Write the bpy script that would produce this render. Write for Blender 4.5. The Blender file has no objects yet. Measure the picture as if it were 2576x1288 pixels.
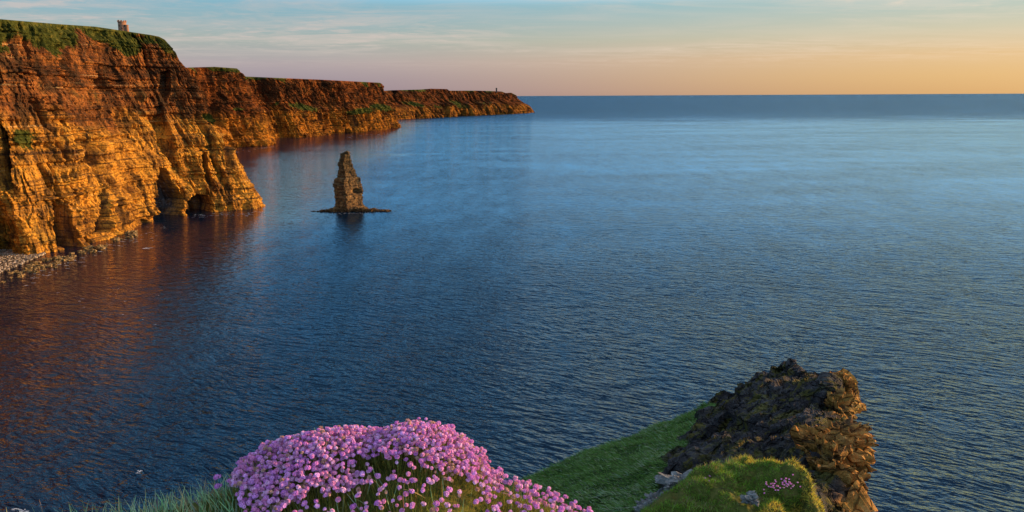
import bpy, math
import numpy as np
from mathutils import Vector, Matrix

sc = bpy.context.scene
R = math.radians
# ------------------------------------------------------------------ camera
H = 135.0                      # eye height above the sea, metres
F = 1840.0                     # focal length in the 2576-wide layout pixels
PITCH, ROLL = R(12.35), R(-0.28)
cp, sp, ca, sa = math.cos(PITCH), math.sin(PITCH), math.cos(ROLL), math.sin(ROLL)
FW = np.array([0, cp, -sp]); R0 = np.array([1.0, 0, 0]); U0 = np.array([0, sp, cp])
RT = R0*ca + U0*sa; UP = -R0*sa + U0*ca
cam = bpy.data.cameras.new('camera')
co = bpy.data.objects.new('camera', cam); sc.collection.objects.link(co)
co.matrix_world = Matrix(((RT[0], UP[0], -FW[0], 0), (RT[1], UP[1], -FW[1], 0), (RT[2], UP[2], -FW[2], H), (0, 0, 0, 1)))
cam.sensor_width = 36; cam.lens = 36*F/2576
cam.clip_start = 0.1; cam.clip_end = 900000
sc.camera = co

def ray(px, py):
    d = FW + RT*((px-1288)/F) + UP*((644-py)/F)
    return d
def at_y(px, py, Y):
    d = ray(px, py); return np.array([0, 0, H]) + d*(Y/d[1])
def at_sea(px, py):
    d = ray(px, py); return np.array([0, 0, H]) + d*(-H/d[2])
def proj(P):
    Q = P - np.array([0, 0, H]); w = Q@FW
    return 1288 + F*(Q@RT)/w, 644 - F*(Q@UP)/w

# ------------------------------------------------------------------ light
SUN_AZ, SUN_EL = R(75), R(10)       # azimuth clockwise from the view axis (+Y)
sdir = Vector((math.sin(SUN_AZ)*math.cos(SUN_EL), math.cos(SUN_AZ)*math.cos(SUN_EL), math.sin(SUN_EL)))
sl = bpy.data.lights.new('sun', 'SUN'); sl.energy = 5.0; sl.angle = R(0.5); sl.color = (1.0, 0.58, 0.24)
so = bpy.data.objects.new('sun', sl); sc.collection.objects.link(so)
so.rotation_euler = sdir.to_track_quat('Z', 'Y').to_euler(); so.location = (50, 0, 300)

sc.view_settings.view_transform = 'Standard'; sc.view_settings.look = 'None'
sc.view_settings.exposure = 0.62; sc.view_settings.gamma = 1.0
sc.cycles.max_bounces = 5; sc.cycles.diffuse_bounces = 2; sc.cycles.glossy_bounces = 2
sc.cycles.transmission_bounces = 2; sc.cycles.use_denoising = True
sc.cycles.sample_clamp_indirect = 4.0

# node helper ---------------------------------------------------------------
class NT:
    def __init__(s, tree): s.t = tree; tree.nodes.clear()
    def n(s, typ, ins=None, **kw):
        nd = s.t.nodes.new(typ)
        for k, v in kw.items(): setattr(nd, k, v)
        for k, v in (ins or {}).items():
            sock = nd.inputs[k]
            if isinstance(v, bpy.types.NodeSocket): s.t.links.new(v, sock)
            else: sock.default_value = v
        return nd
    def math(s, op, a, b=0.0, c=0.0, clamp=False):
        return s.n('ShaderNodeMath', {0: a, 1: b, 2: c}, operation=op, use_clamp=clamp).outputs[0]
    def mix(s, f, a, b, blend='MIX'):
        nd = s.n('ShaderNodeMix', {0: f, 6: a, 7: b}, data_type='RGBA', blend_type=blend, clamp_factor=True)
        return nd.outputs[2]
    def ramp(s, f, pts, interp='LINEAR'):
        nd = s.n('ShaderNodeValToRGB', {0: f}); cr = nd.color_ramp; cr.interpolation = interp
        while len(cr.elements) > 1: cr.elements.remove(cr.elements[-1])
        for i, (p, c) in enumerate(pts):
            e = cr.elements[0] if i == 0 else cr.elements.new(p)
            e.position = p; e.color = (c, c, c, 1) if not hasattr(c, '__len__') else (*c, 1)
        return nd.outputs[0]
    def noise(s, vec, scale, detail=4, rough=0.55, dist=0.0):
        return s.n('ShaderNodeTexNoise', {'Vector': vec, 'Scale': scale, 'Detail': detail, 'Roughness': rough, 'Distortion': dist}).outputs[0]
    def mapping(s, vec, scale=(1, 1, 1), rot=(0, 0, 0), loc=(0, 0, 0)):
        return s.n('ShaderNodeMapping', {'Vector': vec, 'Scale': scale, 'Rotation': rot, 'Location': loc}).outputs[0]

# ------------------------------------------------------------------ sky
w = bpy.data.worlds.new('World'); sc.world = w; w.use_nodes = True
T = NT(w.node_tree)
tc = T.n('ShaderNodeTexCoord').outputs['Generated']
sky = T.n('ShaderNodeTexSky', sky_type='NISHITA', sun_disc=False, sun_elevation=SUN_EL, sun_rotation=SUN_AZ,
          altitude=100, air_density=1.0, dust_density=0.6, ozone_density=2.0).outputs[0]
nish = T.n('ShaderNodeVectorMath', {0: sky, 3: 0.12}, operation='SCALE').outputs[0]
sep = T.n('ShaderNodeSeparateXYZ', {0: tc})
el = T.math('ARCSINE', sep.outputs[2]); eld = T.math('MULTIPLY', el, 57.2958)
az = T.math('MULTIPLY', T.math('ARCTAN2', sep.outputs[0], sep.outputs[1]), 57.2958)   # 0 ahead, + right
e01 = T.math('DIVIDE', eld, 60.0, clamp=True)
def E(d): return d/60.0
left = T.ramp(e01, [(0, (.25, .20, .30)), (E(1.2), (.29, .235, .32)), (E(2.4), (.38, .31, .35)), (E(4.0), (.34, .38, .36)), (E(6.5), (.20, .40, .50)),
                    (E(9), (.24, .84, 1.35)), (E(16), (.36, 1.35, 2.4)), (E(30), (.28, .60, 1.0)), (1, (.26, .46, .78))])
right = T.ramp(e01, [(0, (.60, .33, .13)), (E(1.2), (.66, .38, .15)), (E(2.6), (.68, .42, .20)), (E(4.2), (.56, .48, .33)), (E(6.5), (.35, .48, .46)),
                     (E(9), (1.0, 1.25, 1.5)), (E(16), (2.1, 2.4, 2.9)), (E(30), (.34, .62, 1.0)), (1, (.26, .46, .78))])
azf = T.n('ShaderNodeMapRange', {0: az, 1: -22.0, 2: 36.0}, interpolation_type='SMOOTHSTEP').outputs[0]
back = T.n('ShaderNodeMapRange', {0: az, 1: 115.0, 2: 170.0}).outputs[0]
azf = T.math('SUBTRACT', azf, back, clamp=True)
grad = T.mix(azf, left, right)
# high thin cloud streaks: plane-projected so they flatten towards the horizon
zc = T.math('MAXIMUM', T.math('ADD', sep.outputs[2], 0.035), 0.01)
cx = T.math('DIVIDE', sep.outputs[0], zc); cy = T.math('DIVIDE', sep.outputs[1], zc)
cv = T.n('ShaderNodeCombineXYZ', {0: cx, 1: cy, 2: 0.0}).outputs[0]
c1 = T.noise(T.mapping(cv, (0.26, 0.55, 1), (0, 0, R(12)), (3.1, 1.2, 0)), 2.1, 8, 0.66, 0.7)
c2 = T.noise(T.mapping(cv, (0.12, 0.20, 1), (0, 0, R(-6)), (7.3, 4.4, 0)), 1.1, 3, 0.5, 0.2)
cm = T.math('MULTIPLY', T.ramp(c1, [(0.44, 0), (0.60, 1)]), T.ramp(c2, [(0.34, 0.2), (0.50, 1)]))
c3 = T.noise(T.mapping(cv, (1.1, 1.0, 1), (0, 0, R(20)), (1.7, 9.2, 0)), 2.4, 6, 0.65, 0.3)
cm = T.math('ADD', T.math('MULTIPLY', cm, .75), T.math('MULTIPLY', T.ramp(c3, [(0.50, 0), (0.66, .8)]), T.ramp(c2, [(0.38, 0), (0.56, 1)])), clamp=True)
cfade = T.n('ShaderNodeMapRange', {0: eld, 1: 1.6, 2: 4.2}, interpolation_type='SMOOTHSTEP').outputs[0]
cm = T.math('MULTIPLY', cm, T.math('MULTIPLY', cfade, 0.75))
ccol = T.mix(azf, (.58, .48, .45, 1), (.86, .64, .48, 1))
grad = T.mix(cm, grad, ccol)
fin = T.mix(0.82, nish, grad)
bg = T.n('ShaderNodeBackground', {0: fin, 1: 0.76})
T.n('ShaderNodeOutputWorld', {0: bg.outputs[0]})

# ------------------------------------------------------------------ numpy noise
rng = np.random.default_rng(11)
PERM = rng.permutation(512).astype(np.int64)
GR = rng.normal(size=(512, 3)); GR /= np.linalg.norm(GR, axis=1)[:, None]
def pn(x, y, z=0.0, seed=0):
    x, y, z = np.broadcast_arrays(np.asarray(x, float), np.asarray(y, float), np.asarray(z, float)+seed*17.37)
    xi, yi, zi = np.floor(x).astype(np.int64), np.floor(y).astype(np.int64), np.floor(z).astype(np.int64)
    fx, fy, fz = x-xi, y-yi, z-zi
    u, v, t = [f*f*f*(f*(f*6-15)+10) for f in (fx, fy, fz)]
    out = 0.0
    for dx in (0, 1):
        for dy in (0, 1):
            for dz in (0, 1):
                h = PERM[(PERM[(PERM[(xi+dx) & 511] + yi+dy) & 511] + zi+dz) & 511]
                g = GR[h]
                d = g[..., 0]*(fx-dx) + g[..., 1]*(fy-dy) + g[..., 2]*(fz-dz)
                out = out + d*np.where(dx, u, 1-u)*np.where(dy, v, 1-v)*np.where(dz, t, 1-t)
    return out*1.6
def fbm(x, y, z=0.0, o=4, seed=0, g=0.5):
    r, a, s = 0.0, 1.0, 0.0
    for i in range(o):
        r = r + a*pn(x*2**i, y*2**i, np.asarray(z)*2**i, seed+i*3); s += a; a *= g
    return r/s
def ridg(x, y, z=0.0, o=4, seed=0, g=0.5):
    r, a, s = 0.0, 1.0, 0.0
    for i in range(o):
        r = r + a*(1-2*np.abs(pn(x*2**i, y*2**i, np.asarray(z)*2**i, seed+i*3))); s += a; a *= g
    return r/s
def cell(x, y, z=0.0, seed=0, vals=False):
    """distance-edge style blocky noise: returns (F1, random value of the nearest cell)"""
    x, y, z = np.broadcast_arrays(np.asarray(x, float), np.asarray(y, float), np.asarray(z, float))
    xi, yi, zi = np.floor(x).astype(np.int64), np.floor(y).astype(np.int64), np.floor(z).astype(np.int64)
    b1 = np.full(x.shape, 9.0); val = np.zeros(x.shape); b2 = np.full(x.shape, 9.0)
    for dx in (-1, 0, 1):
        for dy in (-1, 0, 1):
            for dz in (-1, 0, 1):
                h = PERM[(PERM[(PERM[(xi+dx+seed*7) & 511] + yi+dy) & 511] + zi+dz) & 511]
                g = GR[h]*0.45+0.5
                d = (x-xi-dx-g[..., 0])**2 + (y-yi-dy-g[..., 1])**2 + (z-zi-dz-g[..., 2])**2
                m = d < b1
                b2 = np.where(m, b1, np.minimum(b2, d)); val = np.where(m, h/511.0, val); b1 = np.where(m, d, b1)
    return np.sqrt(b1), np.sqrt(b2)-np.sqrt(b1), val
def facet(x, y, z=0.0, seed=0, tilt=.9):
    """broken-rock noise: every cell is a randomly tilted flat facet"""
    x, y, z = np.broadcast_arrays(np.asarray(x, float), np.asarray(y, float), np.asarray(z, float))
    xi, yi, zi = np.floor(x).astype(np.int64), np.floor(y).astype(np.int64), np.floor(z).astype(np.int64)
    b1 = np.full(x.shape, 9.0); val = np.zeros(x.shape)
    for dx in (-1, 0, 1):
        for dy in (-1, 0, 1):
            for dz in (-1, 0, 1):
                h = PERM[(PERM[(PERM[(xi+dx+seed*7) & 511] + yi+dy) & 511] + zi+dz) & 511]
                g = GR[h]*0.45+0.5; ox, oy, oz = x-xi-dx-g[..., 0], y-yi-dy-g[..., 1], z-zi-dz-g[..., 2]
                d = ox*ox+oy*oy+oz*oz; m = d < b1; t_ = GR[(h*7+13) & 511]
                val = np.where(m, (h/511.0-.5)+tilt*(ox*t_[..., 0]+oy*t_[..., 1]+oz*t_[..., 2]), val); b1 = np.where(m, d, b1)
    return val
def sstep(a, b, x):
    t = np.clip((x-a)/(b-a), 0, 1); return t*t*(3-2*t)

# ------------------------------------------------------------------ mesh helpers
def link(o):
    sc.collection.objects.link(o); return o
def meta(o, label=None, cat=None, group=None, kind=None):
    if label: o['label'] = label
    if cat: o['category'] = cat
    if group: o['group'] = group
    if kind: o['kind'] = kind
    return o
def mesh_np(name, V, Fc, mats, attrs=None, smooth=False, parent=None):
    """V (n,3), Fc (m,k) int array; attrs {name: (n,) or (n,4)}"""
    me = bpy.data.meshes.new(name)
    V = np.asarray(V, np.float32); Fc = np.asarray(Fc, np.int32); k = Fc.shape[1]
    me.vertices.add(len(V)); me.vertices.foreach_set('co', V.ravel())
    me.loops.add(Fc.size); me.loops.foreach_set('vertex_index', Fc.ravel())
    me.polygons.add(len(Fc)); me.polygons.foreach_set('loop_start', np.arange(len(Fc), dtype=np.int32)*k)
    me.polygons.foreach_set('loop_total', np.full(len(Fc), k, np.int32))
    me.polygons.foreach_set('use_smooth', np.full(len(Fc), bool(smooth)))
    for a, v in (attrs or {}).items():
        v = np.asarray(v, np.float32)
        if v.ndim == 1:
            at = me.attributes.new(a, 'FLOAT', 'POINT'); at.data.foreach_set('value', v)
        else:
            at = me.attributes.new(a, 'FLOAT_COLOR', 'POINT')
            c = np.ones((len(v), 4), np.float32); c[:, :v.shape[1]] = v; at.data.foreach_set('color', c.ravel())
    me.update(calc_edges=True); me.validate()
    for m in (mats if isinstance(mats, (list, tuple)) else [mats]): me.materials.append(m)
    o = bpy.data.objects.new(name, me); link(o)
    if parent: o.parent = parent
    return o
def gridF(nr, nc, wrap=False):
    i, j = np.meshgrid(np.arange(nr-1), np.arange(nc if wrap else nc-1), indexing='ij')
    j2 = (j+1) % nc
    return np.stack([i*nc+j, i*nc+j2, (i+1)*nc+j2, (i+1)*nc+j], -1).reshape(-1, 4)
def gnormals(P):
    du = np.gradient(P, axis=0); dv = np.gradient(P, axis=1)
    n = np.cross(du, dv); return n/(np.linalg.norm(n, axis=-1, keepdims=True)+1e-9)
def catmull(P, n, axis=0):
    """resample control array along axis with Catmull-Rom to n samples"""
    P = np.moveaxis(np.asarray(P, float), axis, 0); m = len(P)
    t = np.linspace(0, m-1, n); i = np.clip(t.astype(int), 0, m-2); f = (t-i)
    f = f.reshape(-1, *([1]*(P.ndim-1)))
    g = lambda k: P[np.clip(k, 0, m-1)]
    p0, p1, p2, p3 = g(i-1), g(i), g(i+1), g(i+2)
    out = 0.5*((2*p1)+(-p0+p2)*f+(2*p0-5*p1+4*p2-p3)*f**2+(-p0+3*p1-3*p2+p3)*f**3)
    return np.moveaxis(out, 0, axis)
def lin(xs, ys, x): return np.interp(x, xs, ys)

# ------------------------------------------------------------------ materials
def new_mat(name):
    m = bpy.data.materials.new(name); m.use_nodes = True; t = NT(m.node_tree); return m, t
def finish(t, col, rough=0.9, normal=None, spec=0.2, **kw):
    ins = {'Base Color': col, 'Roughness': rough, 'Specular IOR Level': spec}
    if normal is not None: ins['Normal'] = normal
    ins.update(kw)
    b = t.n('ShaderNodeBsdfPrincipled', ins)
    t.n('ShaderNodeOutputMaterial', {0: b.outputs[0]}); return b

def cliff_mat(name, scale=1.0, top=215.0, mid=.52, tone=(1, 1, 1, 1)):
    m, t = new_mat(name)
    pos = t.n('ShaderNodeNewGeometry').outputs['Position']
    z = t.n('ShaderNodeSeparateXYZ', {0: pos}).outputs[2]
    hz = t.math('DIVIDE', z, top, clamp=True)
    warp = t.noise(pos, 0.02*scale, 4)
    strata = t.noise(t.mapping(pos, (0.008*scale, 0.008*scale, 0.42*scale)), 1.0, 6, 0.7)
    streak = t.noise(t.mapping(pos, (0.10*scale, 0.10*scale, 0.022*scale)), 1.0, 7, 0.68, 0.4)
    blot = t.noise(pos, 0.045*scale, 6, 0.62)
    fine = t.noise(pos, 0.5*scale, 5, 0.7)
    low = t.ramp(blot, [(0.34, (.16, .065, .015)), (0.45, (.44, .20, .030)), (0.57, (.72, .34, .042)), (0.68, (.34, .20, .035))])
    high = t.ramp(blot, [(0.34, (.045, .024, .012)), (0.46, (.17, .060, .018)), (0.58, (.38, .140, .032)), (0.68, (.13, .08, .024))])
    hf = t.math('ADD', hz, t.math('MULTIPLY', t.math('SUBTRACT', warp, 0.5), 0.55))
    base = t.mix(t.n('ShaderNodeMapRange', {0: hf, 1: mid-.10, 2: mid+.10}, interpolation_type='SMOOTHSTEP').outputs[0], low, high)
    base = t.mix(t.math('MULTIPLY', t.ramp(strata, [(0.39, 1), (0.47, 0)]), 0.88), base, (.07, .035, .018, 1))
    base = t.mix(t.math('MULTIPLY', t.ramp(strata, [(0.60, 0), (0.68, 1)]), 0.5), base, (.80, .55, .24, 1))
    base = t.mix(t.math('MULTIPLY', t.ramp(streak, [(0.40, 1), (0.51, 0)]), 0.85), base, (.060, .034, .016, 1))  # dark streaks in the albedo stand in for gully shadows
    base = t.mix(t.math('MULTIPLY', t.ramp(fine, [(0.38, 1), (0.5, 0)]), 0.75), base, (.035, .022, .014, 1))
    base = t.mix(1.0, base, tone, 'MULTIPLY')
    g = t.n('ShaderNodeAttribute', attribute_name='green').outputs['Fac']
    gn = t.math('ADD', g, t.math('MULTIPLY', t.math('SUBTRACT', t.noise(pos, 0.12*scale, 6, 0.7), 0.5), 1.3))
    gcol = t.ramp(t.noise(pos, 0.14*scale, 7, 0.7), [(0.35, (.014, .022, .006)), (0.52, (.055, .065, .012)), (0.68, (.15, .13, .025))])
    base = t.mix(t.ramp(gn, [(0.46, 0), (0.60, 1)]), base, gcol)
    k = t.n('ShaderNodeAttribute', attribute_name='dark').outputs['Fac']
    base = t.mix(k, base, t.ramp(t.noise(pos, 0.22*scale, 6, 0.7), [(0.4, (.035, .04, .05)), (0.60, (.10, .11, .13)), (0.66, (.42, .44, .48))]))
    hgt = t.math('ADD', t.math('MULTIPLY', strata, 1.2), t.math('ADD', fine, t.math('MULTIPLY', streak, 1.6)))
    bp = t.n('ShaderNodeBump', {'Strength': 0.9, 'Distance': 1.6/scale, 'Height': hgt}).outputs[0]
    finish(t, base, 0.95, bp, 0.05)
    return m
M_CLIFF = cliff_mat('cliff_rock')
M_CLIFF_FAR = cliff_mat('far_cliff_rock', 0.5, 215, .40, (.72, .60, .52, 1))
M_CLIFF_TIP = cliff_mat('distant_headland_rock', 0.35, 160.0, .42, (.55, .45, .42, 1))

# ------------------------------------------------------------------ sea
m, t = new_mat('sea_water')
pos = t.n('ShaderNodeNewGeometry').outputs['Position']
warp = t.n('ShaderNodeTexNoise', {'Vector': pos, 'Scale': 0.02, 'Detail': 1.0}).outputs[1]
wp = t.n('ShaderNodeVectorMath', {0: t.n('ShaderNodeVectorMath', {0: warp, 3: 12.0}, operation='SCALE').outputs[0], 1: pos}).outputs[0]
big = t.noise(t.mapping(pos, (0.0016, 0.005, 1), (0, 0, R(14))), 1.0, 5, 0.6, 0.8)
def wave_h(off):
    v = t.n('ShaderNodeVectorMath', {0: wp, 1: off}).outputs[0]
    sw = t.noise(t.mapping(t.mapping(v, (1, 1, 1), (0, 0, R(14))), (0.040, 0.12, 1)), 1.0, 2)
    w1 = t.noise(t.mapping(t.mapping(v, (1, 1, 1), (0, 0, R(27))), (0.13, 0.38, 1)), 1.0, 2, 0.5)
    w2 = t.noise(t.mapping(t.mapping(v, (1, 1, 1), (0, 0, R(10))), (0.45, 1.05, 1)), 1.0, 3, 0.6)
    return t.math('ADD', t.math('MULTIPLY', sw, 2.1), t.math('ADD', t.math('MULTIPLY', w1, 1.4), t.math('MULTIPLY', w2, 0.42)))
# slopes by finite differences over a fixed 12 cm so distant water keeps its wave facets
h0, h1, h2 = wave_h((0, 0, 0)), wave_h((0.12, 0, 0)), wave_h((0, 0.12, 0))
st = t.n('ShaderNodeMapRange', {0: big, 1: 0.35, 2: 0.65, 3: 0.68, 4: 1.32}).outputs[0]
patch = t.noise(t.mapping(pos, (0.030, 0.010, 1)), 1.0, 5, 0.75)
st = t.math('MULTIPLY', st, t.n('ShaderNodeMapRange', {0: patch, 1: 0.3, 2: 0.7, 3: 0.58, 4: 1.42}).outputs[0])
sx = t.n('ShaderNodeSeparateXYZ', {0: pos}).outputs[0]
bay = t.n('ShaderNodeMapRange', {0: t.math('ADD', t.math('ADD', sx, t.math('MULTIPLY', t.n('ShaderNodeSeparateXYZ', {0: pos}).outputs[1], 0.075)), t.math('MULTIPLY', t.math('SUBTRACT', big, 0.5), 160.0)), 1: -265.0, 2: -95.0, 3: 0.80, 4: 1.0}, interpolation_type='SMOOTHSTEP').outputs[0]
sy = t.math('ADD', t.n('ShaderNodeSeparateXYZ', {0: pos}).outputs[1], t.math('MULTIPLY', t.math('SUBTRACT', big, 0.5), 900.0))
wind = t.n('ShaderNodeFloatCurve', {1: t.math('DIVIDE', sy, 8000.0, clamp=True)}); cu = wind.mapping.curves[0]
for q_, (a_, b_) in enumerate([(0.0, .98), (.035, .95), (.07, .78), (.14, .54), (.40, .50), (.55, .80), (1.0, .95)]):
    if q_ < 2: cu.points[0 if q_ == 0 else 1].location = (a_, b_) if q_ == 0 else (1.0, .95)
    if 0 < q_ < 6: cu.points.new(a_, b_)
wind.mapping.update()
far_ = t.n('ShaderNodeMapRange', {0: sy, 1: 3600.0, 2: 4800.0, 3: 1.0, 4: 1.42}).outputs[0]
lee = t.math('MULTIPLY', t.math('MULTIPLY', bay, far_), wind.outputs[0]); near_ = t.n('ShaderNodeMapRange', {0: sy, 1: 200.0, 2: 750.0, 3: 1.8, 4: 0.85}).outputs[0]
kk = t.math('MULTIPLY', t.math('MULTIPLY', t.math('MULTIPLY', st, near_), lee), -1/0.12)
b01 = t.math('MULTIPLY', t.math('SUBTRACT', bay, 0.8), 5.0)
b02 = t.math('MAXIMUM', b01, t.n('ShaderNodeMapRange', {0: sy, 1: 950.0, 2: 1700.0}).outputs[0])
bias = t.math('MULTIPLY', t.math('MULTIPLY', t.math('MULTIPLY', lee, lee), b02), -0.20)
bias = t.math('MULTIPLY', bias, 1.0)
nx_ = t.math('MULTIPLY', t.math('SUBTRACT', h1, h0), kk); ny_ = t.math('ADD', t.math('MULTIPLY', t.math('SUBTRACT', h2, h0), kk), bias)
nv = t.n('ShaderNodeVectorMath', {0: t.n('ShaderNodeCombineXYZ', {0: nx_, 1: ny_, 2: 1.0}).outputs[0]}, operation='NORMALIZE').outputs[0]
fr = t.n('ShaderNodeFresnel', {'IOR': 1.42, 'Normal': nv}).outputs[0]
deep = t.n('ShaderNodeBsdfDiffuse', {'Color': (.0015, .012, .030, 1), 'Normal': nv})
gl = t.n('ShaderNodeBsdfGlossy', {'Color': t.mix(b01, (1.0, .86, .70, 1), (.44, .78, 1.0, 1)), 'Roughness': .05, 'Normal': nv})  # reflection colour painted by position: amber under the cliffs, blue offshore
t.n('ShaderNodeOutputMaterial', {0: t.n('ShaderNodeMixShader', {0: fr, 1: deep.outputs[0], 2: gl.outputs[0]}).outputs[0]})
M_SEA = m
# graded sheet: fine near, out to the horizon
ys = np.concatenate([[-3000, -500], np.linspace(0, 6000, 13), [12000, 40000, 120000, 500000]])
xs = np.concatenate([[-400000, -60000, -12000], np.linspace(-3000, 3000, 9), [12000, 60000, 400000]])
X, Y = np.meshgrid(xs, ys); V = np.stack([X, Y, X*0], -1).reshape(-1, 3)
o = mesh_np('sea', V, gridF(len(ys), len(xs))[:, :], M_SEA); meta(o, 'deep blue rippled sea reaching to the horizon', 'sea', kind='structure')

# ------------------------------------------------------------------ cliffs
def skyline_z(XY, sky):
    """height that puts plan points XY on the skyline curve sky [(px,py)...]"""
    xs, ys = zip(*sky); z = np.full(len(XY), 190.0)
    for _ in range(12):
        px, py = proj(np.column_stack([XY, z])); tgt = lin(xs, ys, px)
        dist = np.hypot(XY[:, 0], XY[:, 1]); z = z + (py-tgt)/F*dist*0.9
    return z
def build_cliff(name, base, off, nose, sky, ns, nz, prof, amps, mat, carve=None, green=None, plate=260.0, smooth=False, seed=0, gtop=1.02, label=None):
    B = catmull(np.array(base)[:, :2], ns*4)
    # even spacing along the coast
    L = np.concatenate([[0], np.cumsum(np.linalg.norm(np.diff(B, axis=0), axis=1))])
    s = np.linspace(0, L[-1], ns)
    # more samples where marked: keep simple
    B = np.column_stack([lin(L, B[:, 0], s), lin(L, B[:, 1], s)])
    tan = np.gradient(B, axis=0); k = max(3, int(ns*0.03)); ker = np.ones(2*k+1)/(2*k+1)
    tan = np.column_stack([np.convolve(np.pad(tan[:, i], k, 'edge'), ker, 'valid') for i in (0, 1)])
    tan /= np.linalg.norm(tan, axis=1)[:, None]
    inl = np.column_stack([-tan[:, 1], tan[:, 0]])          # inland side: left of travel direction
    offs = lin(np.linspace(0, 1, len(off)), off, s/s[-1])
    Lb = np.array(base)[:, :2]; ci = np.arange(ns*4)/(ns*4-1)*(len(base)-1)   # control index along the samples
    cidx = lin(L, ci, s)
    dirn = np.column_stack([-np.ones(ns), lin([0, nose, nose+1.2, 99], [.12, .12, -.35, -.5], cidx)])
    dirn /= np.linalg.norm(dirn, axis=1)[:, None]
    TX = B + dirn*offs[:, None]
    tz = skyline_z(TX, sky)
    kn = np.searchsorted(cidx, nose+0.35); kn = min(kn, ns-1)
    tz[kn:] = np.minimum(tz[kn:], tz[kn]*lin([0, 1], [1, .9], np.linspace(0, 1, ns-kn)))
    h = np.linspace(0, 1, nz); hx, hg = zip(*prof); g = lin(hx, hg, h)
    S, Hh = np.meshgrid(s, h, indexing='ij')
    P = np.zeros((ns, nz, 3))
    P[..., :2] = B[:, None, :] + dirn[:, None, :]*(offs[:, None]*g[None, :])[..., None]
    P[..., 2] = tz[:, None]*h[None, :]
    px, py = proj(P.reshape(-1, 3)); px = px.reshape(ns, nz); py = py.reshape(ns, nz)
    z = P[..., 2]; A = amps; q = A.get('q', 1.0)
    lean = S + 0.05*z
    fade = np.clip(1.15-Hh, 0.15, 1)
    edge = sstep(1.0, 0.97, Hh)*.8+.2*sstep(1.0, .9, Hh)
    d = A['big']*(ridg(lean/(90*q), z/(260*q), 0, 3, seed)-0.45)*fade
    d += A['mid']*(ridg(lean/(26*q), z/(110*q), 3.3, 4, seed+5)-0.35)
    d += A['mid']*0.7*fbm(S/(30*q), z/(22*q), 7.7, 4, seed+9)
    wz = z + 4*q*fbm(S/(60*q), z/(60*q), 1.1, 3, seed+2)
    bed = pn(wz/(5.5*q), 0.3, 0, seed+21)+0.6*pn(wz/(2.4*q), 0.7, 0, seed+22)
    bed = np.tanh(bed*4)*(.3+1.1*sstep(-.2, .4, fbm(S/(55*q), z/(14*q), 9, 3, seed+23)))
    d += A['bed']*bed*(0.4+0.9*np.clip(fbm(S/(35*q), z/(25*q), 0, 3, seed+31)+0.5, 0, 1))
    f1, e1, v1 = cell(lean/(5.5*q), z/(20.0*q), 0, seed+3)
    d += A['blk']*(2.2*facet(lean/(7*q), z/(15*q), 0, seed+3, 1.2) - 1.3*np.exp(-e1*9))
    f1, e1, v1 = cell(lean/(2.2*q), wz/(3.6*q), 0.5, seed+4)
    d += A['blk']*0.45*(2.0*facet(lean/(2.6*q), wz/(2.6*q), 0.5, seed+4)-np.exp(-e1*8))
    d *= edge*0.95+0.05
    for (sc1, amp1, sd) in ((42, 2.4, 61), (17, 1.5, 62), (8, .55, 63)):
        cr = np.abs(pn(lean/(sc1*q)+.22*fbm(S/(20*q), z/(18*q), 0, 3, sd+9), z/(220*q), 0, seed+sd)); pres = sstep(-.25, .35, fbm(S/(40*q), z/(50*q), 5, 3, seed+sd+3)-.1)
        d -= A['mid']*amp1*np.exp(-(cr*17)**1.6)*pres*edge
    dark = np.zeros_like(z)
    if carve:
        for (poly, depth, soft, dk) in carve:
            mk = poly_mask(px, py, poly, soft*.7); d -= 1.6*depth*mk; dark = np.maximum(dark, dk*mk)  # recess shade painted into the colour, along with grey veined rock
    gr = np.zeros_like(z)+0.02
    gr = np.maximum(gr, sstep(gtop-.10, gtop+.06, Hh + 0.30*fbm(S/(50*q), z/(45*q), 0, 5, seed+50)+.05*(gtop < .9))*0.95)
    if green:
        for (cx, cy, rx, ry, a, st) in green:
            c, s_ = math.cos(R(a)), math.sin(R(a)); ux = ((px-cx)*c+(py-cy)*s_)/rx; uy = (-(px-cx)*s_+(py-cy)*c)/ry
            gr = np.maximum(gr, st*np.exp(-(ux**2+uy**2)))
    P[..., :2] += -inl[:, None, :]*d[..., None]
    P[..., 2] += 0.35*A['blk']*fbm(S/(6*q), z/(6*q), 2.0, 2, seed+60)*edge*sstep(0, .05, Hh)
    P[:, 0, 2] = -6
    # plateau behind the edge
    cols = [P]; grs = [gr]; dks = [dark]
    ext = np.array([0.03, 0.12, 0.4, 1.0])
    for e in ext:
        Q = np.zeros((ns, 1, 3)); Q[:, 0, :2] = P[:, -1, :2] + np.array([-1, 0.0])*plate*e; Q[:, 0, 2] = P[:, -1, 2]-plate*0.10*e**1.2 + 0.0
        cols.append(Q); grs.append(np.ones((ns, 1))); dks.append(np.zeros((ns, 1)))
    # closing back wall down to the sea
    Q = cols[-1].copy(); Q[..., 2] = -6; cols.append(Q); grs.append(np.ones((ns, 1))); dks.append(np.zeros((ns, 1)))
    PP = np.concatenate(cols, 1); G = np.concatenate(grs, 1); D = np.concatenate(dks, 1)
    Fc = gridF(PP.shape[0], PP.shape[1])[:, ::-1]
    o = mesh_np(name, PP.reshape(-1, 3), Fc, mat, {'green': G.ravel(), 'dark': D.ravel()}, smooth)
    meta(o, label, 'cliff', kind='structure')
    return o, P
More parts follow.
